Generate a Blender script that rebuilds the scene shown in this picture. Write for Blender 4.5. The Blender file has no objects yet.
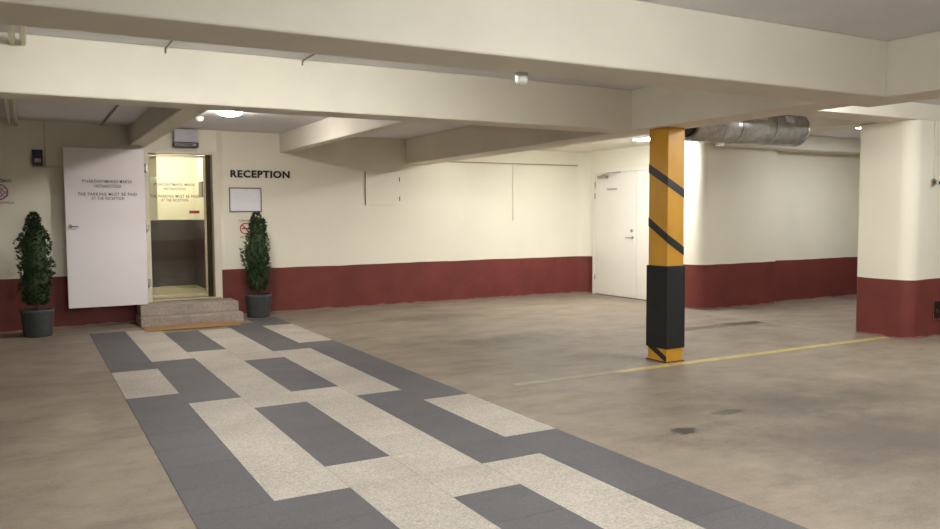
import bpy, bmesh, math, random
from mathutils import Vector, Matrix
random.seed(7)
S = bpy.context.scene
COL = S.collection

# ------------------------------------------------------------------ camera
yaw, pitch, roll, EYE = 0.508689, 0.0621014, -0.00583632, 1.45
fwd = Vector((math.sin(yaw)*math.cos(pitch), math.cos(yaw)*math.cos(pitch), -math.sin(pitch)))
r0 = Vector((math.cos(yaw), -math.sin(yaw), 0)); u0 = r0.cross(fwd)
rt = math.cos(roll)*r0 + math.sin(roll)*u0
up = -math.sin(roll)*r0 + math.cos(roll)*u0
cam = bpy.data.cameras.new('camera'); cam.sensor_width = 36; cam.lens = 795.9/940*36; cam.clip_start = .05
co = bpy.data.objects.new('camera', cam); COL.objects.link(co)
co.matrix_world = Matrix(((rt.x, up.x, -fwd.x, 0), (rt.y, up.y, -fwd.y, 0), (rt.z, up.z, -fwd.z, EYE), (0, 0, 0, 1)))
S.camera = co

# ------------------------------------------------------------------ world, exposure
w = bpy.data.worlds.new('world'); S.world = w; w.use_nodes = True
w.node_tree.nodes['Background'].inputs[0].default_value = (.9, .93, 1, 1)
w.node_tree.nodes['Background'].inputs[1].default_value = 0.02
S.view_settings.view_transform = 'Standard'; S.view_settings.look = 'None'
S.view_settings.gamma = 1; S.view_settings.use_curve_mapping = False
S.view_settings.exposure = 1.1
LAMP = (.97, .98, 1.0)          # tube colour
POWER = dict(bay=28, front_left=86, front_right=50, far=36, aisle=17, dome=26, cabin=3.6, panel=20, pillar_fill=26)

# ------------------------------------------------------------------ materials
def srgb(r, g, b):
    f = lambda c: c/12.92 if c <= .04045 else ((c+.055)/1.055)**2.4
    return (f(r/255), f(g/255), f(b/255), 1)

def new_mat(name):
    m = bpy.data.materials.new(name); m.use_nodes = True
    nt = m.node_tree; b = nt.nodes['Principled BSDF']
    return m, nt, b

def node(nt, t, **k):
    n = nt.nodes.new(t)
    for a, v in k.items(): setattr(n, a, v)
    return n

def noise(nt, scale, detail=4, rough=.6, vec=None):
    n = node(nt, 'ShaderNodeTexNoise'); n.inputs['Scale'].default_value = scale
    n.inputs['Detail'].default_value = detail; n.inputs['Roughness'].default_value = rough
    if vec is None:
        g = node(nt, 'ShaderNodeNewGeometry'); vec = g.outputs['Position']
    nt.links.new(vec, n.inputs['Vector'])
    return n.outputs['Fac']

def ramp(nt, fac, stops):
    r = node(nt, 'ShaderNodeValToRGB'); e = r.color_ramp.elements
    e[0].position, e[0].color = stops[0]; e[1].position, e[1].color = stops[-1]
    for p, c in stops[1:-1]:
        x = e.new(p); x.color = c
    nt.links.new(fac, r.inputs['Fac']); return r.outputs['Color']

def mixc(nt, fac, a, b, mode='MIX'):
    n = node(nt, 'ShaderNodeMix', data_type='RGBA', blend_type=mode)
    for sock, v in ((n.inputs[0], fac), (n.inputs[6], a), (n.inputs[7], b)):
        if hasattr(v, 'is_output'): nt.links.new(v, sock)
        else: sock.default_value = v
    return n.outputs[2]

def mth(nt, op, a, b=0.0):
    n = node(nt, 'ShaderNodeMath', operation=op)
    for i, v in enumerate((a, b)):
        if hasattr(v, 'is_output'): nt.links.new(v, n.inputs[i])
        else: n.inputs[i].default_value = v
    return n.outputs[0]

def bump(nt, b, h, strength, dist=.01):
    n = node(nt, 'ShaderNodeBump'); n.inputs['Strength'].default_value = strength; n.inputs['Distance'].default_value = dist
    nt.links.new(h, n.inputs['Height']); nt.links.new(n.outputs['Normal'], b.inputs['Normal'])

def mat(name, col, rough=.5, metal=0., var=.06, scale=8., bmp=0., bscale=60., spec=.5):
    m, nt, b = new_mat(name)
    c = srgb(*col); d = tuple(x*(1-var) for x in c[:3])+(1,); e = tuple(min(1, x*(1+var)) for x in c[:3])+(1,)
    nt.links.new(ramp(nt, noise(nt, scale), [(.3, d), (.7, e)]), b.inputs['Base Color'])
    b.inputs['Roughness'].default_value = rough; b.inputs['Metallic'].default_value = metal
    b.inputs['Specular IOR Level'].default_value = spec
    if bmp: bump(nt, b, noise(nt, bscale), bmp)
    return m

def emit(name, col, s):
    m, nt, b = new_mat(name)
    b.inputs['Base Color'].default_value = srgb(*col); b.inputs['Emission Color'].default_value = srgb(*col)
    b.inputs['Emission Strength'].default_value = s; b.inputs['Roughness'].default_value = .4
    return m

CREAM = (240, 235, 217); RED = (116, 56, 51)
def wall_mat(name, top=.68, cream=CREAM, red=RED):
    m, nt, b = new_mat(name)
    g = node(nt, 'ShaderNodeNewGeometry'); s = node(nt, 'ShaderNodeSeparateXYZ'); nt.links.new(g.outputs['Position'], s.inputs[0])
    wob = mth(nt, 'MULTIPLY', mth(nt, 'SUBTRACT', noise(nt, 1.3, 2), .5), .03)
    edge = mth(nt, 'LESS_THAN', mth(nt, 'ADD', s.outputs['Z'], wob), top)
    cc = srgb(*cream); rr = srgb(*red)
    n1 = noise(nt, 1.1, 5)
    cr = ramp(nt, n1, [(.3, tuple(x*.95 for x in cc[:3])+(1,)), (.7, cc)])
    rd = ramp(nt, noise(nt, 2.5, 6), [(.3, tuple(x*.82 for x in rr[:3])+(1,)), (.7, tuple(x*1.1 for x in rr[:3])+(1,))])
    # scuffs just above the floor
    sc = mth(nt, 'MULTIPLY', mth(nt, 'LESS_THAN', mth(nt, 'SUBTRACT', s.outputs['Z'], mth(nt, 'MULTIPLY', noise(nt, 5, 5), .07)), -.012), .6)
    rd = mixc(nt, sc, rd, srgb(150, 135, 125))
    nt.links.new(mixc(nt, edge, cr, rd), b.inputs['Base Color'])
    b.inputs['Roughness'].default_value = .55; b.inputs['Specular IOR Level'].default_value = .3
    bump(nt, b, noise(nt, 18, 5), .18, .01)
    return m

M = {}
M['wall'] = wall_mat('painted_wall')
M['beam'] = mat('beam_paint', (228, 222, 207), .6, var=.04, scale=1.5, bmp=.12, bscale=15, spec=.25)
M['ceiling'] = mat('ceiling_paint', (230, 229, 231), .65, var=.05, scale=1.2, bmp=.1, bscale=12, spec=.2)
M['white_door'] = mat('white_door_paint', (238, 233, 222), .35, var=.015, scale=2)
M['leaf_paint'] = mat('lift_door_paint', (241, 234, 236), .35, var=.015, scale=2)
M['frame'] = mat('frame_paint', (225, 218, 200), .4, var=.03)
M['black_text'] = mat('black_lettering', (42, 36, 40), .6, var=.05)
M['grey_text'] = mat('grey_lettering', (95, 92, 95), .6, var=.05)
M['yellow'] = mat('yellow_column_paint', (206, 152, 46), .5, var=.08, scale=5, bmp=.1, bscale=30)
M['rubber'] = mat('black_rubber', (24, 24, 25), .75, var=.2, scale=20, bmp=.3, bscale=140)
M['tape'] = mat('black_tape', (34, 34, 36), .45, var=.15, scale=30)
M['rust'] = mat('rusty_foot', (110, 78, 52), .9, var=.4, scale=30, bmp=.4)
M['steel'] = mat('brushed_steel', (180, 178, 174), .3, 1., var=.1, scale=30)
M['dark_metal'] = mat('dark_bronze', (58, 46, 32), .4, .8, var=.15, scale=12)
M['brass'] = mat('pale_brass', (188, 176, 146), .35, .5, var=.08, scale=12)
M['black'] = mat('black_plastic', (22, 21, 24), .4, var=.1)
M['bluegrey'] = mat('blue_grey_plastic', (50, 54, 72), .4, var=.1, scale=40)
M['violetgrey'] = mat('violet_grey_plastic', (176, 171, 180), .4, var=.05)
M['white_plastic'] = mat('white_plastic', (235, 233, 228), .35, var=.02)
M['pipe'] = mat('pipe_paint', (222, 214, 192), .45, var=.05)
M['pipe_dull'] = mat('dull_pipe_paint', (172, 163, 136), .5, var=.08)
M['dark_pipe'] = mat('conduit_paint', (140, 132, 112), .5, var=.08)
M['sign_white'] = mat('sign_sheet', (236, 235, 240), .5, var=.03, scale=20)
M['sign_red'] = mat('sign_red', (196, 40, 44), .5, var=.05)
M['sign_pink'] = mat('sign_purple_print', (168, 112, 152), .6, var=.1)
M['frame_grey'] = mat('notice_frame_grey', (112, 106, 112), .4, var=.05)
M['redbar'] = mat('red_marker', (160, 28, 26), .4, var=.05)
M['soil'] = mat('potting_soil', (52, 38, 28), .95, var=.4, scale=60, bmp=.6, bscale=90)
M['bark'] = mat('bark', (104, 84, 66), .9, var=.25, scale=50, bmp=.5)
M['pot'] = mat('grey_pot', (66, 69, 67), .6, var=.15, scale=9, bmp=.15)
M['cabin_dark'] = mat('cabin_lower_panel', (64, 53, 55), .5, var=.15, scale=3)
M['cabin_cream'] = mat('cabin_upper_panel', (242, 238, 220), .4, var=.03)
M['cabin_floor'] = mat('cabin_floor', (196, 186, 158), .35, var=.08)
M['recess'] = mat('recess_dark_red', (70, 26, 26), .7, var=.2)
M['dome'] = emit('dome_diffuser', (255, 250, 244), POWER['dome']/(math.pi*.085))
M['cabin_lamp'] = emit('cabin_lamp', (255, 248, 230), 2.)

def galvanised():
    m, nt, b = new_mat('galvanised_sheet')
    v = node(nt, 'ShaderNodeTexVoronoi'); v.inputs['Scale'].default_value = 22
    g = node(nt, 'ShaderNodeNewGeometry'); nt.links.new(g.outputs['Position'], v.inputs['Vector'])
    s = node(nt, 'ShaderNodeSeparateColor'); nt.links.new(v.outputs['Color'], s.inputs[0])
    nt.links.new(ramp(nt, s.outputs[0], [(0, srgb(176, 176, 174)), (1, srgb(206, 206, 204))]), b.inputs['Base Color'])
    nt.links.new(ramp(nt, noise(nt, 14), [(.3, (.28,)*3+(1,)), (.7, (.42,)*3+(1,))]), b.inputs['Roughness'])
    b.inputs['Metallic'].default_value = .55
    return m
M['galv'] = galvanised()

def leaf_mat(name, a, b_):
    m, nt, b = new_mat(name)
    nt.links.new(ramp(nt, noise(nt, 26, 4), [(.3, srgb(*a)), (.7, srgb(*b_))]), b.inputs['Base Color'])
    b.inputs['Roughness'].default_value = .55; b.inputs['Specular IOR Level'].default_value = .3
    return m
M['leaf'] = leaf_mat('conifer_green', (34, 48, 28), (66, 86, 50))

def glass():
    m, nt, b = new_mat('clear_glass')
    out = nt.nodes['Material Output']
    tr = node(nt, 'ShaderNodeBsdfTransparent'); tr.inputs[0].default_value = (.96, .96, .90, 1)
    gl = node(nt, 'ShaderNodeBsdfGlossy'); gl.inputs['Roughness'].default_value = .02
    fr = node(nt, 'ShaderNodeFresnel'); fr.inputs['IOR'].default_value = 1.5
    mx = node(nt, 'ShaderNodeMixShader')
    nt.links.new(fr.outputs[0], mx.inputs[0]); nt.links.new(tr.outputs[0], mx.inputs[1]); nt.links.new(gl.outputs[0], mx.inputs[2])
    nt.links.new(mx.outputs[0], out.inputs['Surface'])
    return m
M['glass'] = glass()

def granite(name, base, lo, hi):
    m, nt, b = new_mat(name)
    f = noise(nt, 95, 3, .7)
    c = ramp(nt, f, [(.32, srgb(*lo)), (.5, srgb(*base)), (.68, srgb(*hi))])
    nt.links.new(mixc(nt, .25, c, ramp(nt, noise(nt, 1.5, 4), [(.3, srgb(*lo)), (.7, srgb(*hi))])), b.inputs['Base Color'])
    b.inputs['Roughness'].default_value = .55
    bump(nt, b, f, .1, .003)
    return m
M['granite'] = granite('speckled_granite', (164, 150, 139), (112, 101, 95), (202, 190, 178))
M['mat'] = mat('coir_mat', (158, 122, 80), .95, var=.25, scale=120, bmp=.6, bscale=200)

def concrete():
    m, nt, b = new_mat('garage_concrete')
    big = noise(nt, .55, 6, .6); mid = noise(nt, 3.2, 8, .68); fine = noise(nt, 70, 3)
    c = ramp(nt, big, [(.32, srgb(116, 104, 91)), (.52, srgb(135, 121, 106)), (.7, srgb(149, 133, 117))])
    c = mixc(nt, .5, c, ramp(nt, mid, [(.3, srgb(98, 88, 78)), (.5, srgb(133, 119, 105)), (.72, srgb(158, 143, 126))]))
    g0 = node(nt, 'ShaderNodeNewGeometry'); mp0 = node(nt, 'ShaderNodeMapping'); nt.links.new(g0.outputs['Position'], mp0.inputs['Vector'])
    mp0.inputs['Scale'].default_value = (1.1, 1.9, 1)
    sm = noise(nt, 1.6, 9, .72, mp0.outputs[0])
    c = mixc(nt, .85, c, ramp(nt, sm, [(.3, (.55, .53, .50, 1)), (.5, (1, 1, 1, 1)), (.7, (1.32, 1.31, 1.28, 1))]), 'MULTIPLY')
    c = mixc(nt, .12, c, ramp(nt, fine, [(.3, srgb(90, 84, 76)), (.7, srgb(196, 188, 174))]))
    g = node(nt, 'ShaderNodeNewGeometry')
    # dark patches: oil drips, some dimming the over-lit floor; pale scrapes on the left
    def spot(x, y, rx, ry, sharp, nsc, col, amt, prev):
        mp = node(nt, 'ShaderNodeMapping'); nt.links.new(g.outputs['Position'], mp.inputs['Vector'])
        mp.vector_type = 'TEXTURE'
        mp.inputs['Location'].default_value = (x, y, 0); mp.inputs['Scale'].default_value = (rx, ry, 1e3)
        ln = node(nt, 'ShaderNodeVectorMath', operation='LENGTH'); nt.links.new(mp.outputs[0], ln.inputs[0])
        d = mth(nt, 'ADD', ln.outputs['Value'], mth(nt, 'MULTIPLY', mth(nt, 'SUBTRACT', noise(nt, nsc, 5, .7), .5), 1.7))
        k = node(nt, 'ShaderNodeMapRange'); k.interpolation_type = 'SMOOTHSTEP'
        k.inputs['From Min'].default_value = 1.0; k.inputs['From Max'].default_value = 1.0-sharp
        k.inputs['To Min'].default_value = 0; k.inputs['To Max'].default_value = amt
        nt.links.new(d, k.inputs['Value'])
        return mixc(nt, k.outputs[0], prev, srgb(*col))
    c = spot(8.25, 7.38, .62, .16, .5, 5, (58, 52, 46), .85, c)
    c = spot(7.45, 7.36, .75, .15, .6, 5, (72, 66, 58), .7, c)
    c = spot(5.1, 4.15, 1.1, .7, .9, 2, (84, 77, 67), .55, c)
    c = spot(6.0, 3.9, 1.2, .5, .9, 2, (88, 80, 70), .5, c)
    c = spot(4.7, 3.1, 1.3, .9, .9, 2, (88, 80, 70), .6, c)  # broad stain, darkened further to dim floor lit too brightly here
    c = spot(3.8, 3.89, .15, .09, .5, 9, (50, 43, 38), .85, c)
    c = spot(4.45, 4.1, .22, .07, .5, 9, (62, 55, 48), .6, c)
    c = spot(4.9, 7.8, 1.1, .55, .9, 2, (92, 84, 73), .7, c)  # broad stain, deepened where the floor came out too bright
    c = spot(5.0, 10.1, 1.2, .5, .8, 3, (98, 89, 77), .6, c)
    c = spot(.28, 6.2, .2, .45, .6, 9, (170, 160, 143), .35, c)
    c = spot(3.3, 3.4, .5, .25, .5, 9, (152, 142, 126), .3, c)
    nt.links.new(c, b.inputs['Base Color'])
    nt.links.new(ramp(nt, mid, [(.3, (.5,)*3+(1,)), (.7, (.72,)*3+(1,))]), b.inputs['Roughness'])
    b.inputs['Specular IOR Level'].default_value = .35
    bump(nt, b, fine, .08, .004)
    return m
M['concrete'] = concrete()
M['raw'] = mat('raw_concrete_wall', (128, 120, 110), .8, var=.1, scale=1.5, bmp=.15, bscale=12)

def tile_mat(name, lo, base, hi, rough):
    m, nt, b = new_mat(name)
    f = noise(nt, 75, 3, .75); g = noise(nt, 1.7, 5)
    c = ramp(nt, f, [(.32, srgb(*lo)), (.5, srgb(*base)), (.68, srgb(*hi))])
    c = mixc(nt, .3, c, ramp(nt, g, [(.3, srgb(*lo)), (.7, srgb(*hi))]))
    # one tone per tile: cell noise on the 0.407 m grid
    v = node(nt, 'ShaderNodeTexWhiteNoise', noise_dimensions='2D')
    geo = node(nt, 'ShaderNodeNewGeometry')
    mp = node(nt, 'ShaderNodeMapping'); mp.inputs['Location'].default_value = (-.648/.407, -2.73/.407, 0); mp.inputs['Scale'].default_value = (1/.407,)*3
    fl = node(nt, 'ShaderNodeVectorMath', operation='FLOOR')
    nt.links.new(geo.outputs['Position'], mp.inputs['Vector']); nt.links.new(mp.outputs[0], fl.inputs[0]); nt.links.new(fl.outputs[0], v.inputs['Vector'])
    c = mixc(nt, mth(nt, 'MULTIPLY', v.outputs['Value'], .22), c, srgb(*lo))
    nt.links.new(c, b.inputs['Base Color'])
    b.inputs['Roughness'].default_value = rough; b.inputs['Specular IOR Level'].default_value = .4
    bump(nt, b, f, .06, .002)
    return m
M['tile_dark'] = tile_mat('dark_stone_tile', (74, 72, 74), (88, 86, 88), (102, 100, 101), .62)
M['tile_light'] = tile_mat('light_granite_tile', (132, 123, 113), (176, 167, 155), (206, 199, 187), .6)
M['grout'] = mat('grout', (98, 93, 89), .9, var=.15, scale=20)

def line_paint():
    m, nt, b = new_mat('worn_yellow_paint')
    nt.links.new(ramp(nt, noise(nt, 9, 7, .75), [(.36, srgb(150, 138, 108)), (.52, srgb(188, 166, 96)), (.8, srgb(202, 180, 108))]), b.inputs['Base Color'])
    b.inputs['Roughness'].default_value = .6
    return m
M['line'] = line_paint()
M['line_faint'] = mat('faded_yellow_paint', (148, 138, 114), .65, var=.16, scale=9)

# ------------------------------------------------------------------ helpers
def box(bm, x0, x1, y0, y1, z0, z1, mi=0):
    vs = [bm.verts.new((x, y, z)) for z in (z0, z1) for y in (y0, y1) for x in (x0, x1)]
    for f in ((0, 2, 3, 1), (4, 5, 7, 6), (0, 1, 5, 4), (2, 6, 7, 3), (0, 4, 6, 2), (1, 3, 7, 5)):
        bm.faces.new([vs[i] for i in f]).material_index = mi
    return bm

def prism(bm, pts, z0, z1):
    a = [bm.verts.new((x, y, z0)) for x, y in pts]; b = [bm.verts.new((x, y, z1)) for x, y in pts]
    n = len(pts); bm.faces.new(list(reversed(a))); bm.faces.new(b)
    for i in range(n): bm.faces.new((a[i], a[(i+1) % n], b[(i+1) % n], b[i]))
    return bm

def cyl(bm, p, q, r, n=24, r2=None):
    p, q = Vector(p), Vector(q); d = (q-p); L = d.length; d.normalize()
    a = d.orthogonal().normalized(); b = d.cross(a); r2 = r if r2 is None else r2
    A = [bm.verts.new(p+(a*math.cos(t)+b*math.sin(t))*r) for t in [2*math.pi*i/n for i in range(n)]]
    B = [bm.verts.new(q+(a*math.cos(t)+b*math.sin(t))*r2) for t in [2*math.pi*i/n for i in range(n)]]
    bm.faces.new(list(reversed(A))); bm.faces.new(B)
    for i in range(n):
        f = bm.faces.new((A[i], A[(i+1) % n], B[(i+1) % n], B[i])); f.smooth = True
    return bm

def lathe(bm, prof, c=(0, 0, 0), n=36):
    rings = []
    for r, z in prof:
        rings.append([bm.verts.new((c[0]+r*math.cos(2*math.pi*i/n), c[1]+r*math.sin(2*math.pi*i/n), c[2]+z)) for i in range(n)])
    for A, B in zip(rings, rings[1:]):
        for i in range(n):
            f = bm.faces.new((A[i], A[(i+1) % n], B[(i+1) % n], B[i])); f.smooth = True
    bm.faces.new(list(reversed(rings[0]))); bm.faces.new(rings[-1])
    return bm

def tube(bm, pts, r, n=10):
    pts = [Vector(p) for p in pts]; rings = []
    for i, p in enumerate(pts):
        d = (pts[min(i+1, len(pts)-1)]-pts[max(i-1, 0)]).normalized()
        a = d.cross(Vector((0.3, .2, 1)) if abs(d.z) < .9 else Vector((1, .1, 0))).normalized(); b = d.cross(a)
        rings.append([bm.verts.new(p+(a*math.cos(2*math.pi*k/n)+b*math.sin(2*math.pi*k/n))*r) for k in range(n)])
    for A, B in zip(rings, rings[1:]):
        for k in range(n):
            f = bm.faces.new((A[k], A[(k+1) % n], B[(k+1) % n], B[k])); f.smooth = True
    bm.faces.new(list(reversed(rings[0]))); bm.faces.new(rings[-1])
    return bm

def obj(name, bm, m, parent=None, bevel=0., seg=2):
    bmesh.ops.recalc_face_normals(bm, faces=bm.faces)
    me = bpy.data.meshes.new(name); bm.to_mesh(me); bm.free()
    for x in (m if isinstance(m, (list, tuple)) else [m]): me.materials.append(x)
    o = bpy.data.objects.new(name, me); COL.objects.link(o)
    if parent is not None:
        o.parent = parent
        o.location = -parent.location if parent.type == 'EMPTY' and not parent.parent else Vector((0, 0, 0))
    if bevel:
        b = o.modifiers.new('bevel', 'BEVEL'); b.width = bevel; b.segments = seg; b.limit_method = 'ANGLE'; b.angle_limit = math.radians(40)
    return o

def tag(o, label, cat, kind=None, group=None):
    o['label'] = label; o['category'] = cat
    if kind: o['kind'] = kind
    if group: o['group'] = group
    return o

def thing(name, loc, label, cat, kind=None, group=None):
    o = bpy.data.objects.new(name, None); COL.objects.link(o); o.location = loc; o.empty_display_size = .1
    return tag(o, label, cat, kind, group)

def bmn(): return bmesh.new()

def text_bm(s, size, x, y, z, depth=.004, align='CENTER', weight=0., facing=(1, 0), spacing=1.):
    """lettering standing upright on a wall; facing = direction the text runs in plan"""
    cu = bpy.data.curves.new('lettering', 'FONT'); cu.body = s; cu.size = size; cu.align_x = align
    cu.extrude = depth/2; cu.offset = weight; cu.space_character = spacing; cu.resolution_u = 3
    t = bpy.data.objects.new('lettering', cu); COL.objects.link(t)
    dg = bpy.context.evaluated_depsgraph_get(); me = bpy.data.meshes.new_from_object(t.evaluated_get(dg))
    bm = bmn(); bm.from_mesh(me)
    dx, dy = facing
    for v in bm.verts:
        a, b, c = v.co
        v.co = (x+a*dx+c*dy, y+a*dy-c*dx, z+b)
    bpy.data.objects.remove(t); bpy.data.curves.remove(cu); bpy.data.meshes.remove(me)
    return bm

def arc(cx, cy, r, a0, a1, n=8):
    return [(cx+r*math.cos(math.radians(a0+(a1-a0)*i/n)), cy+r*math.sin(math.radians(a0+(a1-a0)*i/n))) for i in range(n+1)]

CZ = 2.68     # ceiling height
# ------------------------------------------------------------------ setting
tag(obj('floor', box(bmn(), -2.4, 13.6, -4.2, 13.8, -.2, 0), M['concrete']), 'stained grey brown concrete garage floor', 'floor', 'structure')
tag(obj('ceiling', box(bmn(), -2.4, 13.6, -4.2, 12.2, CZ, CZ+.2), M['ceiling']), 'painted off white concrete garage ceiling between the beams', 'ceiling', 'structure')

b = bmn()
prism(b, [(-2.2, 11.25), (1.47, 11.8), (1.47, 12.05), (-2.2, 12.05)], 0, CZ)
box(b, 1.47, 2.43, 11.8, 12.05, 2.35, CZ)
box(b, 1.47, 2.43, 11.8, 12.05, 0, .27)
prism(b, [(2.43, 11.8), (2.52, 11.85)] + arc(8.8, 11.6, .25, 90, 0) + [(9.05, 12.05), (2.43, 12.05)], 0, CZ)
tag(obj('wall_back', b, M['wall']), 'cream back wall with dark red lower band around the lift doorway', 'wall', 'structure')
b = bmn()
prism(b, [(9.05, 12.05), (9.05, 9.62)] + arc(8.83, 9.62, .05, 90, 180, 4) + arc(8.96, 8.88, .18, 180, 270) +
      [(10.43, 8.70), (10.45, 8.86), (13.4, 8.86), (13.4, 9.3), (9.6, 9.3), (9.6, 12.05)], 0, CZ)
tag(obj('wall_right', b, M['wall']), 'cream wall with red lower band and rounded corner beside the white steel door', 'wall', 'structure')
tag(obj('wall_far', box(bmn(), 13.4, 13.6, -4, 9.3, 0, CZ), M['wall']), 'cream and red end wall beyond the right pillar', 'wall', 'structure')
tag(obj('wall_left', box(bmn(), -2.4, -2.2, -4, 12.05, 0, CZ), M['raw']), 'bare grey concrete left side wall of the garage', 'wall', 'structure')
tag(obj('wall_front', box(bmn(), -2.4, 13.6, -4.2, -4, 0, CZ), M['wall']), 'cream and red wall behind the viewer', 'wall', 'structure')

def beam(name, x0, x1, y0, y1, z0, label, bev=.012):
    tag(obj(name, box(bmn(), x0, x1, y0, y1, z0, CZ), M['beam'], bevel=bev), label, 'beam', 'structure')
beam('ceiling_beam', -2.2, 5.45, 3.60, 4.02, 2.28, 'nearest broad cream ceiling beam crossing the top of the view')
beam('ceiling_beam', -2.2, 5.30, 6.18, 6.50, 2.28, 'brightly lit cream ceiling beam crossing in front of the lift doorway')
beam('ceiling_beam', 5.45, 5.86, -4, 4.02, 2.28, 'cream ceiling beam running towards the viewer at the upper right')
tag(obj('ceiling_beam', prism(bmn(), [(5.25, 4.02), (5.66, 4.02), (5.83, 11.84), (5.42, 11.84)], 2.28, CZ), M['beam'], bevel=.012), 'cream ceiling beam resting on the yellow column', 'beam', 'structure')
beam('ceiling_beam', 1.27, 1.50, 6.50, 11.76, 2.42, 'short shaded ceiling beam ending above the open white door leaf')
beam('ceiling_beam', 3.36, 3.50, 6.50, 11.85, 2.395, 'short ceiling beam ending on the wall right of the reception lettering')
beam('ceiling_beam', 5.86, 13.4, 5.42, 5.80, 2.49, 'shallow ceiling beam running into the top of the white pillar')
beam('ceiling_beam', 8.72, 9.05, 5.80, 8.72, 2.50, 'shallow ceiling beam from the white pillar back to the red and cream wall')
beam('ceiling_beam', 9.05, 13.4, 8.50, 8.86, 2.45, 'shaded ceiling beam along the top of the far right wall')
tag(obj('ceiling_slab', box(bmn(), 5.66, 9.05, 8.9, 11.86, 2.585, CZ), M['beam']), 'slightly lower cream ceiling over the corner by the white steel door', 'ceiling', 'structure')

# tiled walkway: bed plus tiles, 6 columns, rows of 0.407 m
T = .407; X0, Y0 = .648, 2.73
dark = {0: [(-18, 10), (13, 20)], 1: [(-18, 3), (9, 14)], 2: [(-12, -6), (4, 8), (15, 19)],
        3: [(-10, -6), (-3, 2), (9, 13)], 4: [(-14, -10), (3, 8), (14, 20)], 5: [(-18, 4), (7, 15), (19, 22)]}
b = bmn(); g = .0015
for c in range(6):
    for k in range(-15, 21 if c not in (0,) else 20):
        if c in (1, 2, 3, 4) and k >= 20 : continue
        isd = any(a <= k < e for a, e in dark[c])
        if c in (2, 3) and k >= 19: continue
        x, y = X0+c*T, Y0+k*T
        box(b, x+g, x+T-g, y+g, y+T-g, .0005, .0040, 1 if isd else 0)
box(b, X0+.004, X0+6*T-.004, Y0-15*T, Y0+19*T, .0003, .0032, 2)
tag(obj('tile_walkway', b, [M['tile_light'], M['tile_dark'], M['grout']]), 'walkway of dark and pale stone tiles leading to the lift steps', 'walkway', 'structure')

b = bmn(); box(b, 3.6, 4.75, 5.63, 5.73, .0004, .002); 
tag(obj('floor_line', b, M['line_faint']), 'worn yellow parking line fading out left of the yellow column', 'line marking', 'structure')
b = bmn(); box(b, 4.75, 8.74, 5.63, 5.73, .0004, .002)
tag(obj('floor_line', b, M['line']), 'yellow parking line from the yellow column to the white pillar', 'line marking', 'structure')
b = bmn(); prism(b, [(8.55, 6.1), (8.62, 6.1), (8.66, 8.4), (8.59, 8.4)], .0004, .002)
tag(obj('floor_line', b, M['line_faint']), 'faint yellow parking line behind the yellow column beside the rounded wall', 'line marking', 'structure')

# ------------------------------------------------------------------ pillar
b = bmn()
prism(b, arc(8.72+.16, 5.42+.16, .16, 180, 270) + arc(9.85-.16, 5.42+.16, .16, 270, 360) + [(9.85, 6.1), (8.76, 6.1), (8.72, 6.06)], 0, 2.49)
p = tag(obj('concrete_pillar', b, M['wall']), 'thick white concrete pillar with rounded corners and dark red base', 'pillar')

# ------------------------------------------------------------------ yellow column
CX0, CX1, CY0, CY1 = 5.40, 5.615, 5.775, 6.04
t = thing('yellow_column', (5.52, 5.90, 0), 'square yellow column with black diagonal stripes and black rubber guard', 'column')
obj('shaft', box(bmn(), CX0, CX1, CY0, CY1, .0, 2.28), M['yellow'], t, bevel=.006)
gb = bmn(); e = .014
o_ = [(CX0-e, CY0-e), (CX1+e, CY0-e), (CX1+e, CY1+e), (CX0-e, CY1+e)]; i_ = [(CX0+.001, CY0+.001), (CX1-.001, CY0+.001), (CX1-.001, CY1-.001), (CX0+.001, CY1-.001)]
prism(gb, o_, .135, .945)
obj('rubber_guard', gb, M['rubber'], t, bevel=.008)
def stripe(zl, zr, h):
    """tape wrapped round the column: zl at the rear left edge, zr at the front right edge"""
    bm = bmn(); per = (CY1-CY0)+(CX1-CX0); zc = zl+(zr-zl)*(CY1-CY0)/per; d = .0025
    A = [(CX0-d, CY1, zl), (CX0-d, CY0-d, zc), (CX1, CY0-d, zr)]
    B = [(CX0+.001, CY1, zl), (CX0+.001, CY0+.001, zc), (CX1, CY0+.001, zr)]
    rows = [[bm.verts.new((x, y, z+s*h/2)) for x, y, z in P] for P in (A, B) for s in (-1, 1)]
    for i in (0, 1):
        bm.faces.new((rows[0][i], rows[0][i+1], rows[1][i+1], rows[1][i]))
        bm.faces.new((rows[2][i], rows[3][i], rows[3][i+1], rows[2][i+1]))
        bm.faces.new((rows[1][i], rows[1][i+1], rows[3][i+1], rows[3][i]))
        bm.faces.new((rows[0][i], rows[2][i], rows[2][i+1], rows[0][i+1]))
    for i in (0, 2): bm.faces.new((rows[0][i], rows[1][i], rows[3][i], rows[2][i]))
    return bm
obj('tape_stripe', stripe(1.90, 1.645, .085), M['tape'], t)
obj('tape_stripe', stripe(1.375, 1.085, .085), M['tape'], t)
bm = bmn()
pts = [(CY1, .20), (CY1, .13), (CY0+.0, -.0+.004), (CY0, .06)]
f1 = [bm.verts.new((CX0-.0025, y, z)) for y, z in pts]; f2 = [bm.verts.new((CX0+.001, y, z)) for y, z in pts]
bm.faces.new(f1); bm.faces.new(list(reversed(f2)))
for i in range(4): bm.faces.new((f1[i], f2[i], f2[(i+1) % 4], f1[(i+1) % 4]))
obj('tape_stripe', bm, M['tape'], t)
bm = bmn(); prism(bm, [(CX0-.012, CY0-.01), (CX1+.012, CY0-.012), (CX1+.014, CY1+.012), (CX0-.012, CY1+.012)], .0001, .012)
obj('foot_rust', bm, M['rust'], t)

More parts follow.
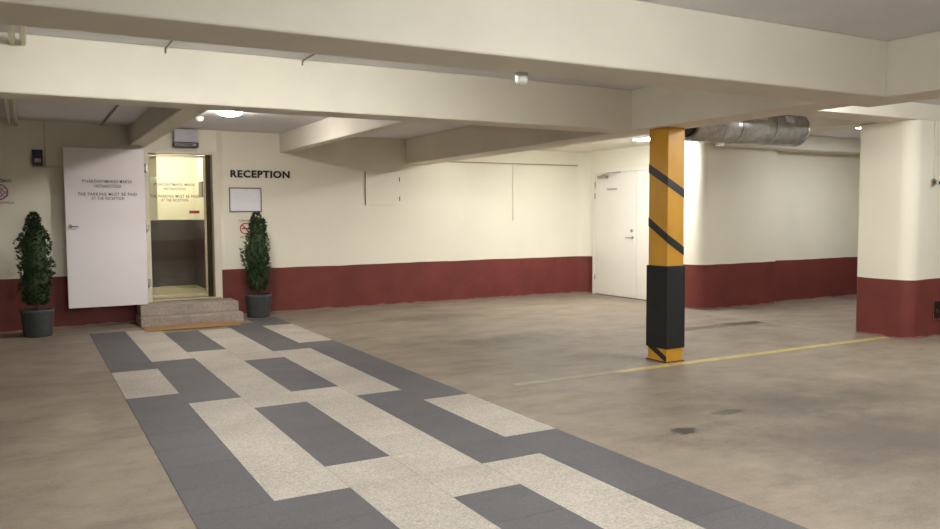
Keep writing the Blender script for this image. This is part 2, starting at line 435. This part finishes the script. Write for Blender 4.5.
# ------------------------------------------------------------------ door_1: white steel door in the side wall
t = thing('door_1', (9.05, 10.7, 0), 'closed white steel door in the side wall left of the yellow column', 'door', 'structure')
b = bmn(); xw = 9.05
for y0, y1, z0, z1 in ((11.52, 11.59, 0, 2.24), (9.80, 9.87, 0, 2.24), (9.87, 11.52, 2.18, 2.24)): box(b, xw-.03, xw+.02, y0, y1, z0, z1)
obj('door_frame', b, M['white_door'], t, bevel=.005)
lf = obj('door_leaf', box(bmn(), xw-.018, xw+.015, 10.405, 11.515, .015, 2.175), M['white_door'], t, bevel=.003)
obj('door_leaf', box(bmn(), xw-.018, xw+.015, 9.875, 10.398, .015, 2.175), M['white_door'], t, bevel=.003)
b = bmn(); cyl(b, (xw-.018, 10.50, 1.05), (xw-.07, 10.50, 1.05), .010, 12); tube(b, [(xw-.065, 10.50, 1.05), (xw-.068, 10.56, 1.05), (xw-.066, 10.63, 1.045)], .010)
cyl(b, (xw-.018, 10.50, 1.05), (xw-.026, 10.50, 1.05), .027, 20)
obj('door_handle', b, M['steel'], t)
b = bmn(); cyl(b, (xw-.018, 10.52, 1.165), (xw-.03, 10.52, 1.165), .026, 20); cyl(b, (xw-.03, 10.52, 1.165), (xw-.036, 10.52, 1.165), .014, 16)
obj('lock_cylinder', b, M['dark_pipe'], t)
for z in (.32, 1.78, 1.98):
    b = bmn(); cyl(b, (xw-.03, 11.515, z-.05), (xw-.03, 11.515, z+.05), .011, 12); obj('hinge', b, M['steel'], t)
b = bmn(); box(b, xw-.075, xw-.018, 11.15, 11.40, 2.085, 2.135)
cl = obj('door_closer', b, M['steel'], t, bevel=.006)
b = bmn(); tube(b, [(xw-.06, 11.30, 2.14), (xw-.16, 10.98, 2.165), (xw-.04, 10.80, 2.18)], .008)
obj('closer_arm', b, M['steel'], cl)
bm = text_bm('PYSÄKÖINTI', .05, xw-.02, 11.05, 1.87, facing=(0, -1), depth=.002)
obj('door_lettering', bm, M['grey_text'], t)

# ------------------------------------------------------------------ door_2: doorway frame and open white leaf
t = thing('door_2', (1.48, 11.6, .28), 'white steel door leaf folded open against the wall left of the lift', 'door', 'structure')
Lx0, Lx1, Ly0, Ly1 = .45, 1.41, 11.425, 11.485
obj('door_leaf', box(bmn(), Lx0, Lx1, Ly0, Ly1, .275, 2.345), M['leaf_paint'], t, bevel=.006)
b = bmn()
box(b, 1.44, 1.50, 11.70, 11.86, .27, 2.37); box(b, 2.36, 2.46, 11.76, 11.95, .27, 2.37); box(b, 1.50, 2.36, 11.76, 11.95, 2.33, 2.37)
obj('door_frame', b, M['frame'], t, bevel=.005)
for z in (.55, 1.3, 2.1):
    b = bmn(); cyl(b, (1.425, 11.49, z-.06), (1.425, 11.49, z+.06), .012, 12); box(b, 1.418, 1.462, 11.49, 11.72, z-.045, z+.045)
    obj('hinge', b, M['steel'], t)
b = bmn(); cyl(b, (.50, Ly0, 1.335), (.50, Ly0-.05, 1.335), .010, 12); tube(b, [(.50, Ly0-.05, 1.335), (.54, Ly0-.052, 1.335), (.595, Ly0-.05, 1.33)], .010)
cyl(b, (.50, Ly0, 1.335), (.50, Ly0-.008, 1.335), .028, 20)
obj('door_handle', b, M['steel'], t)
LINES = [('PYSÄKÖINTIMAKSU MAKSA', 0, .64), ('VASTAANOTOSSA', -.06, .35), ('THE PARKING MUST BE PAID', -.165, .76), ('AT THE RECEPTION', -.22, .42)]
def notice(parent, cx, y, ztop, wscale, material, name='lettering'):
    bm = bmn()
    for s, dz, wd in LINES:
        q = text_bm(s, .056, 0, 0, 0, depth=.003, weight=.0002, spacing=1.2)
        xs = [v.co.x for v in q.verts]; k = wd*wscale/(max(xs)-min(xs)); mx = (max(xs)+min(xs))/2
        me = bpy.data.meshes.new('x')
        for v in q.verts: v.co = (cx+(v.co.x-mx)*k, y+v.co.y, ztop+dz+v.co.z)
        q.to_mesh(me); q.free(); bm.from_mesh(me); bpy.data.meshes.remove(me)
    return obj(name, bm, material, parent)
notice(t, .955, Ly0-.002, 1.895, .93, M['black_text'])

# ------------------------------------------------------------------ lift: glass door and cabin
t = thing('door_3', (1.9, 11.9, .28), 'glass lift door with pale brass frame at the top of the steps', 'door', 'structure')
b = bmn()
box(b, 1.50, 1.53, 11.885, 11.925, .30, 2.32); box(b, 2.255, 2.285, 11.885, 11.925, .30, 2.32)
box(b, 1.53, 2.255, 11.885, 11.925, .30, .345); box(b, 1.53, 2.255, 11.885, 11.925, 2.29, 2.32)
obj('door_rail', b, M['brass'], t, bevel=.004)
obj('glass_pane', box(bmn(), 1.53, 2.255, 11.90, 11.908, .345, 2.29), M['glass'], t)
obj('edge_post', box(bmn(), 2.29, 2.355, 11.89, 11.94, .29, 2.33), M['dark_metal'], t, bevel=.004)
obj('threshold', box(bmn(), 1.47, 2.43, 11.74, 12.05, .271, .295), M['brass'], t, bevel=.004)
notice(t, 1.86, 11.897, 1.885, .86, M['black_text'])
obj('red_marker', box(bmn(), 2.05, 2.19, 11.893, 11.8985, 1.495, 1.535), M['redbar'], t)

t = thing('lift_cabin', (1.9, 12.7, .27), 'lift cabin with cream upper and dark lower panels behind the glass door', 'lift', 'structure')
FX0, FX1, FY0, FY1 = 1.36, 2.405, 12.06, 13.5
obj('cabin_floor', box(bmn(), FX0, FX1, FY0, FY1, .22, .29), M['cabin_floor'], t)
obj('cabin_ceiling', box(bmn(), FX0, FX1, FY0, FY1, 2.62, 2.67), M['cabin_cream'], t)
b = bmn(); box(b, FX0-.05, FX0, FY0, FY1, .22, 2.67); box(b, FX1, FX1+.05, FY0, FY1, .22, 2.67); box(b, FX0-.05, FX1+.05, FY1, FY1+.05, .22, 2.67)
box(b, FX0-.05, 1.65, FY0-.01, FY0+.02, .22, 2.67); box(b, 2.36, FX1+.05, FY0-.01, FY0+.02, .22, 2.67)
obj('upper_panel', b, M['cabin_cream'], t)
b = bmn(); box(b, FX0, FX0+.012, FY0+.04, FY1, .34, 1.40); box(b, FX1-.012, FX1, FY0+.3, FY1, .34, 1.40); box(b, FX0, FX1, FY1-.012, FY1, .34, 1.40)
box(b, FX0, 1.651, FY0-.013, FY0-.0095, .45, 1.40); obj('lower_panel', b, M['cabin_dark'], t)
b = bmn(); box(b, FX0, FX1, FY1-.014, FY1-.002, .29, .335)
obj('skirting', b, M['brass'], t)
obj('control_panel', box(bmn(), FX1-.02, FX1, 12.72, 12.98, 1.75, 1.99), M['frame_grey'], t, bevel=.004)
bm = text_bm('ISF', .13, 1.76, FY1-.0145, 1.20, depth=.003, weight=.002)
obj('red_lettering', bm, M['sign_red'], t)
obj('lamp_panel', box(bmn(), 1.6, 2.3, 12.45, 13.15, 2.60, 2.62), M['cabin_lamp'], t)
def area(name, loc, sx, sy, watts, parent, col=LAMP, spread=math.pi):
    L = bpy.data.lights.new(name, 'AREA'); L.shape = 'RECTANGLE'; L.size = sx; L.size_y = sy; L.energy = watts; L.color = col; L.spread = spread
    o = bpy.data.objects.new(name, L); COL.objects.link(o); o.parent = parent; o.location = Vector(loc)-parent.location
    return o
area('cabin_light', (1.95, 12.8, 2.595), .65, .65, POWER['cabin'], t, (1, .985, .95))

# ------------------------------------------------------------------ steps and mat
t = thing('entrance_steps', (1.95, 11.4, 0), 'two speckled granite steps below the glass lift door', 'steps')
b = bmn(); box(b, 1.275, 2.60, 11.12, 11.70, .0002, .125); obj('step', b, M['granite'], t, bevel=.008)
b = bmn(); prism(b, [(1.30, 11.34), (2.585, 11.34), (2.585, 11.795), (1.50, 11.795), (1.30, 11.768)], .1252, .265); obj('step', b, M['granite'], t, bevel=.008)
tag(obj('doormat', box(bmn(), 1.28, 2.46, 10.66, 11.09, .0042, .018), M['mat'], bevel=.004), 'thin tan doormat on the tiles in front of the granite steps', 'mat')

# ------------------------------------------------------------------ potted conifers
def conifer(loc, seed, label, H=1.495):
    rnd = random.Random(seed)
    t = thing('potted_conifer', loc, label, 'plant', group='potted conifers beside the lift')
    x, y, z = loc
    b = bmn()
    lathe(b, [(.10, 0), (.150, .003), (.158, .02), (.184, .29), (.19, .305), (.19, .332), (.172, .332), (.168, .315), (.16, .302), (.01, .302)], loc)
    pot = obj('pot', b, M['pot'], t)
    b = bmn(); lathe(b, [(.164, .296), (.150, .312), (.08, .320), (.005, .322)], loc); obj('soil', b, M['soil'], pot)
    b = bmn(); tube(b, [(x, y, .31), (x+.008, y, .45), (x-.006, y+.004, .7), (x, y, 1.1)], .016); obj('trunk', b, M['bark'], t)
    prof = [(.36, .06), (.42, .12), (.55, .155), (.7, .17), (.85, .18), (.97, .18), (1.1, .16), (1.22, .128), (1.34, .085), (1.44, .05), (H, .008)]
    def R(zz):
        for (a, ra), (c, rc) in zip(prof, prof[1:]):
            if a <= zz <= c: return 1.12*(ra+(rc-ra)*(zz-a)/(c-a))
        return .01
    lump = [(rnd.uniform(0, 6.28), rnd.uniform(.45, 1.35), rnd.uniform(.75, 1.22)) for _ in range(26)]
    def lumpy(a, zz):
        k = 1.
        for la, lz, s in lump:
            d = (1-math.cos(a-la))*.9+((zz-lz)/.13)**2
            k += (s-1)*math.exp(-d*1.6)
        return k
    b = bmn(); n = 18; rings = []
    for i in range(17):
        zz = .40+(H-.06-.40)*i/16
        rings.append([b.verts.new((x+.72*R(zz)*lumpy(a, zz)*math.cos(a), y+.72*R(zz)*lumpy(a, zz)*math.sin(a), zz)) for a in [6.2832*k/n for k in range(n)]])
    for A, B in zip(rings, rings[1:]):
        for k in range(n): b.faces.new((A[k], A[(k+1) % n], B[(k+1) % n], B[k]))
    b.faces.new(rings[0]); b.faces.new(rings[-1])
    def blade(p, d, L, wd):
        d = d.normalized(); s = d.cross(Vector((rnd.uniform(-1, 1), rnd.uniform(-1, 1), rnd.uniform(-1, 1)))).normalized()*wd
        nn = d.cross(s).normalized()*wd*.35
        v = [b.verts.new(q) for q in (p, p+d*L*.45+s+nn, p+d*L, p+d*L*.45-s+nn)]
        b.faces.new((v[0], v[1], v[2])); b.faces.new((v[0], v[2], v[3]))
    for _ in range(1150):
        zz = .38+(H-.38)*rnd.random()**1.15
        a = rnd.uniform(0, 6.2832); r = R(zz)*lumpy(a, zz)*rnd.uniform(.62, 1.0)
        p = Vector((x+r*math.cos(a), y+r*math.sin(a), zz))
        out = Vector((math.cos(a), math.sin(a), rnd.uniform(.35, 1.3)))
        for _k in range(5):
            d = out+Vector((rnd.uniform(-.8, .8), rnd.uniform(-.8, .8), rnd.uniform(-.6, .6)))
            blade(p, d, rnd.uniform(.025, .055), rnd.uniform(.004, .008))
    obj('foliage', b, M['leaf'], t)
    return t
conifer((.09, 11.05, 0), 3, 'potted conifer in grey pot at far left beside the open white door leaf')
conifer((2.90, 11.48, 0), 11, 'potted conifer in grey pot right of the granite steps below the framed notice')

# ------------------------------------------------------------------ wall items
WY = 11.85
bm = text_bm('RECEPTION', .142, 3.05, WY-.008, 2.022, depth=.012, weight=.0052, spacing=1.12)
xs = [v.co.x for v in bm.verts]; k = .875/(max(xs)-min(xs)); mx = (max(xs)+min(xs))/2
for v in bm.verts: v.co.x = 3.065+(v.co.x-mx)*k
tag(obj('reception_sign', bm, M['black_text']), 'dark RECEPTION lettering on the cream wall right of the lift doorway', 'sign')

t = thing('notice_frame', (2.83, WY, 1.5), 'white framed notice board on the wall under the reception lettering', 'notice')
b = bmn(); x0, x1, z0, z1 = 2.60, 3.07, 1.515, 1.87
box(b, x0, x1, WY-.025, WY-.001, z0, z0+.014); box(b, x0, x1, WY-.025, WY-.001, z1-.014, z1); box(b, x0, x0+.014, WY-.025, WY-.001, z0+.014, z1-.014); box(b, x1-.014, x1, WY-.025, WY-.001, z0+.014, z1-.014)
obj('frame', b, M['frame_grey'], t, bevel=.003)
sh = obj('sheet', box(bmn(), x0+.014, x1-.014, WY-.012, WY-.001, z0+.014, z1-.014), M['sign_white'], t)

def ring(bm, cx, cz, y, r, wd, n=40, d=.003):
    A = []
    for rr, yy in ((r, y-d), (r-wd, y-d), (r-wd, y), (r, y)):
        A.append([bm.verts.new((cx+rr*math.cos(6.28318*i/n), yy, cz+rr*math.sin(6.28318*i/n))) for i in range(n)])
    for j in range(4):
        P, Q = A[j], A[(j+1) % 4]
        for i in range(n): bm.faces.new((P[i], P[(i+1) % n], Q[(i+1) % n], Q[i]))
t = thing('no_smoking_sign', (2.83, WY, 1.15), 'red ringed prohibition sign on the wall half hidden by the right conifer', 'sign')
b = bmn(); ring(b, 2.83, 1.27, WY-.001, .085, .016); obj('red_ring', b, M['sign_red'], t)
b = bmn(); prism(b, [(2.775, WY-.0045), (2.785, WY-.0045), (2.785, WY-.001), (2.775, WY-.001)], 0, 0.001)
b.free(); b = bmn()
vs = [(2.77, 1.322), (2.782, 1.334), (2.892, 1.22), (2.88, 1.208)]
f1 = [b.verts.new((x, WY-.0045, z)) for x, z in vs]; f2 = [b.verts.new((x, WY-.001, z)) for x, z in vs]
b.faces.new(f1); b.faces.new(list(reversed(f2)))
for i in range(4): b.faces.new((f1[i], f1[(i+1) % 4], f2[(i+1) % 4], f2[i]))
obj('red_bar', b, M['sign_red'], t)
b = bmn(); box(b, 2.775, 2.885, WY-.003, WY-.001, 1.262, 1.278); obj('cigarette', b, M['black_text'], t)
bm = text_bm('TUPAKOINTI', .035, 2.83, WY-.002, 1.375, depth=.002); obj('lettering', bm, M['black_text'], t)
bm = text_bm('KIELLETTY', .035, 2.83, WY-.002, 1.135, depth=.002); obj('lettering', bm, M['black_text'], t)

def wy(x): return 11.25+(x+2.2)*.55/3.67      # face of the wall left of the lift
dl = Vector((3.67, .55)).normalized()
t = thing('prohibition_sign', (-.27, wy(-.27), 1.6), 'purple printed sign cut by the left edge above the left conifer', 'sign')
b = bmn(); ring(b, 0, 1.77, -.001, .10, .018)
ring(b, .0, 1.80, -.001, .032, .012, 20); ring(b, .0, 1.74, -.001, .034, .012, 20); ring(b, .065, 1.795, -.001, .03, .01, 20); ring(b, .065, 1.735, -.001, .03, .01, 20)
for v in b.verts:
    a, c, e_ = v.co; v.co = (-.27+a*dl.x-c*0, wy(-.27)+a*dl.y+c, e_)
obj('purple_symbol', b, M['sign_pink'], t)
bm = text_bm('PYSÄKÖINTI', .05, -.27, wy(-.27)-.003, 1.892, depth=.002, facing=tuple(dl), weight=.001); obj('lettering', bm, M['grey_text'], t)
bm = text_bm('VAIN LUVALLA', .042, -.25, wy(-.25)-.003, 1.625, depth=.002, facing=tuple(dl), weight=.001); obj('lettering', bm, M['sign_pink'], t)

t = thing('card_reader', (.17, wy(.17), 2.1), 'small dark blue grey box on the wall left of the open door leaf', 'reader')
b = bmn(); y = wy(.17); box(b, .105, .225, y-.06, y-.011, 2.11, 2.31)
obj('housing', b, M['bluegrey'], t, bevel=.006)
obj('face_panel', box(bmn(), .13, .20, y-.064, y-.058, 2.15, 2.20), M['violetgrey'], t)
b = bmn(); tube(b, [(.255, wy(.255)-.01, 2.12), (.255, wy(.255)-.01, CZ-.003)], .008); box(b, .10, .46, y-.012, y-.004, 2.075, 2.098)
tag(obj('cable_trunking', b, M['pipe']), 'thin pale cable trunking beside the dark blue grey box', 'trunking')

t = thing('display_box', (2.0, 11.8, 2.42), 'grey box with black lower strip mounted above the lift doorway', 'display')
obj('housing', box(bmn(), 1.84, 2.155, 11.66, 11.798, 2.485, 2.665), M['violetgrey'], t, bevel=.006)
obj('black_strip', box(bmn(), 1.835, 2.16, 11.64, 11.798, 2.42, 2.482), M['black'], t, bevel=.004)
obj('indicator', box(bmn(), 2.08, 2.12, 11.636, 11.642, 2.44, 2.46), M['violetgrey'], t)

t = thing('wall_hatch', (5.0, WY, 1.6), 'cream painted square hatch in the back wall with two hinges', 'hatch')
x0, x1, z0, z1 = 4.72, 5.30, 1.62, 2.14
obj('panel', box(bmn(), x0, x1, WY-.025, WY-.001, z0, z1), M['wall'], t, bevel=.004)
obj('edge_strip', box(bmn(), x0-.009, x0-.001, WY-.02, WY-.001, z0-.005, z1), M['dark_pipe'], t)
for z in (1.72, 2.03):
    b = bmn(); cyl(b, (x1, WY-.024, z-.035), (x1, WY-.024, z+.035), .007, 12); obj('hinge', b, M['dark_metal'], t)

tag(obj('wall_conduit', tube(bmn(), [(7.47, WY-.008, 1.35), (7.47, WY-.008, 2.33)], .006), M['pipe']), 'thin pale conduit rising up the back wall between hatch and steel door', 'conduit')
tag(obj('wall_pipe', tube(bmn(), [(5.86, WY-.03, 2.34), (8.86, WY-.03, 2.34)], .009), M['pipe_dull']), 'thin dark pipe running along the top of the back wall', 'pipe')

# pipes and conduits under the ceiling
for x, y0, y1, lab in ((-.035, 4.03, 6.18, 'left pale pipe under the ceiling in front of the bright beam'), (.028, 4.03, 6.18, 'right pale pipe under the ceiling in front of the bright beam'),
                   (-.13, 6.50, 11.54, 'left pale pipe under the shaded ceiling at the far left'), (-.055, 6.50, 11.55, 'right pale pipe under the shaded ceiling at the far left')):
    b = bmn(); cyl(b, (x, y0, 2.615), (x, y1, 2.615), .02, 16)
    tag(obj('ceiling_pipe', b, M['pipe']), lab, 'pipe', group='pale pipes at the far left')
for x, lab in ((.93, 'thin conduit under the ceiling in line with the open white door leaf'), (1.945, 'thin conduit under the ceiling in line with the round ceiling lamp')):
    pts = [(x, 4.03, CZ-.014), (x, 6.13, CZ-.014), (x, 6.168, CZ-.02), (x, 6.172, CZ-.05)]
    tag(obj('ceiling_conduit', tube(bmn(), pts, .007), M['dark_pipe']), lab, 'conduit')
tag(obj('ceiling_conduit', tube(bmn(), [(.93, 6.51, CZ-.012), (.93, 11.70, CZ-.012)], .011), M['dark_pipe']), 'dark conduit on the shaded ceiling above the open white door leaf', 'conduit')

# small white sensor under the nearest beam
t = thing('ceiling_sensor', (2.575, 3.985, 2.28), 'small white cylindrical sensor under the nearest ceiling beam', 'sensor')
b = bmn(); cyl(b, (2.575, 3.985, 2.279), (2.575, 3.985, 2.268), .040, 24); obj('base', b, M['white_plastic'], t)
b = bmn(); lathe(b, [(.001, -.068), (.026, -.064), (.036, -.05), (.036, -.011), (.001, -.011)], (2.575, 3.985, 2.28), 24); obj('head', b, M['white_plastic'], t)
t = thing('motion_detector', (1.93, 10.3, CZ), 'small white detector on the ceiling left of the round lamp', 'detector')
b = bmn(); cyl(b, (1.93, 10.3, CZ-.001), (1.93, 10.3, CZ-.02), .05, 24); obj('base', b, M['white_plastic'], t)
b = bmn(); lathe(b, [(.001, -.06), (.03, -.055), (.042, -.04), (.045, -.02), (.001, -.02)], (1.93, 10.3, CZ), 24); obj('lens', b, M['white_plastic'], t)

# galvanised duct
t = thing('ventilation_duct', (7.2, 6.5, 2.44), 'galvanised round ventilation duct under the ceiling right of the yellow column', 'duct')
DY, DZ, DR = 6.5, 2.445, .198
b = bmn(); cyl(b, (6.35, DY, DZ), (8.10, DY, DZ), DR, 48); obj('pipe', b, M['galv'], t)
b = bmn(); cyl(b, (8.08, DY, DZ), (8.13, DY, DZ), DR+.004, 48, DR-.01); obj('end_cap', b, M['galv'], t)
b = bmn(); cyl(b, (6.30, DY, DZ), (6.35, DY, DZ), .16, 40); obj('damper_collar', b, M['black'], t)
for x in (6.75, 7.55):
    b = bmn(); cyl(b, (x, DY, DZ), (x+.03, DY, DZ), DR+.005, 48); obj('joint_band', b, M['galv'], t)
b = bmn(); cyl(b, (7.0, DY, DZ), (7.02, DY, DZ), DR+.006, 48); tube(b, [(7.01, DY-DR-.004, DZ), (7.01, DY-DR-.006, CZ-.001)], .005); tube(b, [(7.01, DY+DR+.004, DZ), (7.01, DY+DR+.006, CZ-.001)], .005)
obj('hanger', b, M['steel'], t)
def duct_label(x0, x1, a0, a1, m):
    bm = bmn(); rows = []
    for rr in (DR+.0085, DR-.002):
        rows.append([[bm.verts.new((x, DY-rr*math.cos(a), DZ+rr*math.sin(a))) for a in [math.radians(a0+(a1-a0)*i/4) for i in range(5)]] for x in (x0, x1)])
    (A, B), (C, D) = rows
    for i in range(4):
        bm.faces.new((A[i], B[i], B[i+1], A[i+1])); bm.faces.new((C[i], C[i+1], D[i+1], D[i]))
        bm.faces.new((A[i], A[i+1], C[i+1], C[i])); bm.faces.new((B[i], D[i], D[i+1], B[i+1]))
    bm.faces.new((A[0], C[0], D[0], B[0])); bm.faces.new((A[4], B[4], D[4], C[4]))
    return obj('label_sticker', bm, m, t)
duct_label(7.19, 7.24, 18, 42, M['black']); duct_label(7.245, 7.40, 18, 42, M['sign_white']); duct_label(7.72, 7.85, 15, 38, M['sign_white'])

# camera bracket and recess on the pillar
t = thing('security_camera', (9.11, 5.42, 1.8), 'small white security camera with thin cable on the white pillar', 'camera')
b = bmn(); cyl(b, (9.11, 5.419, 1.80), (9.11, 5.40, 1.80), .035, 20); tube(b, [(9.11, 5.41, 1.80), (9.10, 5.37, 1.79), (9.09, 5.34, 1.80)], .010); obj('bracket', b, M['steel'], t)
b = bmn(); cyl(b, (9.12, 5.36, 1.80), (9.04, 5.29, 1.785), .026, 20); obj('body', b, M['white_plastic'], t)
b = bmn(); cyl(b, (9.04, 5.29, 1.785), (9.034, 5.285, 1.784), .020, 20); obj('lens', b, M['black'], t)
b = bmn(); tube(b, [(9.11, 5.416, 1.83), (9.11, 5.416, 2.485)], .004, 6); obj('cable', b, M['pipe'], t)
t = thing('recess_box', (9.26, 5.42, .2), 'dark recessed box low in the red base of the white pillar', 'box')
x0, x1, z0, z1 = 9.17, 9.36, .19, .43; b = bmn()
box(b, x0, x1, 5.405, 5.419, z0, z0+.02); box(b, x0, x1, 5.405, 5.419, z1-.02, z1); box(b, x0, x0+.02, 5.405, 5.419, z0+.02, z1-.02); box(b, x1-.02, x1, 5.405, 5.419, z0+.02, z1-.02)
obj('rim', b, M['wall'], t, bevel=.003)
obj('recess_shade', box(bmn(), x0+.02, x1-.02, 5.414, 5.419, z0+.02, z1-.02), M['black'], t)  # flat black sheet standing for the shade inside a recess
b = bmn(); cyl(b, (9.235, 5.414, .30), (9.235, 5.385, .30), .03, 20); obj('socket', b, M['recess'], t)

# ------------------------------------------------------------------ lamps
t = thing('ceiling_lamp', (2.105, 9.45, CZ), 'round glowing dome lamp on the ceiling in front of the reception lettering', 'lamp')
b = bmn(); cyl(b, (2.105, 9.45, CZ-.001), (2.105, 9.45, CZ-.012), .138, 40); obj('base', b, M['white_plastic'], t)
b = bmn(); lathe(b, [(.002, -.075), (.07, -.072), (.11, -.058), (.135, -.040), (.142, -.022), (.142, -.012), (.002, -.012)], (2.105, 9.45, CZ), 40); obj('dome', b, M['dome'], t)

def batten(x, y, L, along, watts, label, z=CZ, drop=.03):
    t = thing('ceiling_lamp', (x, y, z), label, 'lamp', group='fluorescent battens on the garage ceiling')
    hx, hy = (L/2, .055) if along == 'x' else (.055, L/2)
    b = box(bmn(), x-hx, x+hx, y-hy, y+hy, z-drop-.035, z-drop)
    for k in (-.7, .7): cyl(b, (x+k*hx if along == 'x' else x, y if along == 'x' else y+k*hy, z-drop-.01), (x+k*hx if along == 'x' else x, y if along == 'x' else y+k*hy, z-.001), .012, 10)
    obj('housing', b, M['white_plastic'], t)
    hx -= .01; hy -= .01
    area_m2 = 4*hx*hy + .045*4*(hx+hy)
    obj('diffuser', box(bmn(), x-hx, x+hx, y-hy, y+hy, z-drop-.08, z-drop-.035), emit('lamp_diffuser', (251, 252, 248), watts/(math.pi*area_m2)), t)
batten(.55, 4.5, 1.2, 'x', POWER['bay']*.78, 'left fluorescent batten lamp hidden between the two cross beams')
batten(2.3, 4.5, 1.2, 'x', POWER['bay']*.72, 'middle fluorescent batten lamp hidden between the two cross beams')
batten(2.4, .9, 1.2, 'x', POWER['front_left'], 'fluorescent batten lamp on the near ceiling above the tiled walkway', drop=.16)
batten(8.2, 2.6, 1.2, 'x', POWER['front_right'], 'unseen batten lamp assumed on the near ceiling right of the side beam')  # unseen lamp assumed out of view, lights right floor and pillar front
batten(6.85, 9.95, .9, 'y', POWER['far'], 'fluorescent batten lamp hidden behind the beam resting on the yellow column', z=2.585, drop=.005)
def panel(x, y, hx, hy, z, strength, label):
    t = thing('ceiling_lamp', (x, y, z), label, 'lamp')
    obj('frame', box(bmn(), x-hx-.02, x+hx+.02, y-hy-.02, y+hy+.02, z-.02, z-.0005), M['white_plastic'], t, bevel=.003)
    obj('diffuser', box(bmn(), x-hx, x+hx, y-hy, y+hy, z-.028, z-.02), emit('panel_diffuser', (250, 252, 255), strength), t)
panel(8.32, 9.12, .30, .20, 2.585, POWER['panel']*1.5, 'flat white lamp panel glimpsed left of the top of the yellow column')
batten(6.7, 4.75, 1.2, 'y', POWER['pillar_fill'], 'added unseen batten lamp brightening the left face of the white pillar')  # lamp added to lift the pillar's left face and nearby floor
panel(11.0, 7.2, .6, .12, CZ, POWER['aisle']/(math.pi*.29), 'flat lamp panel on the ceiling behind the white pillar')
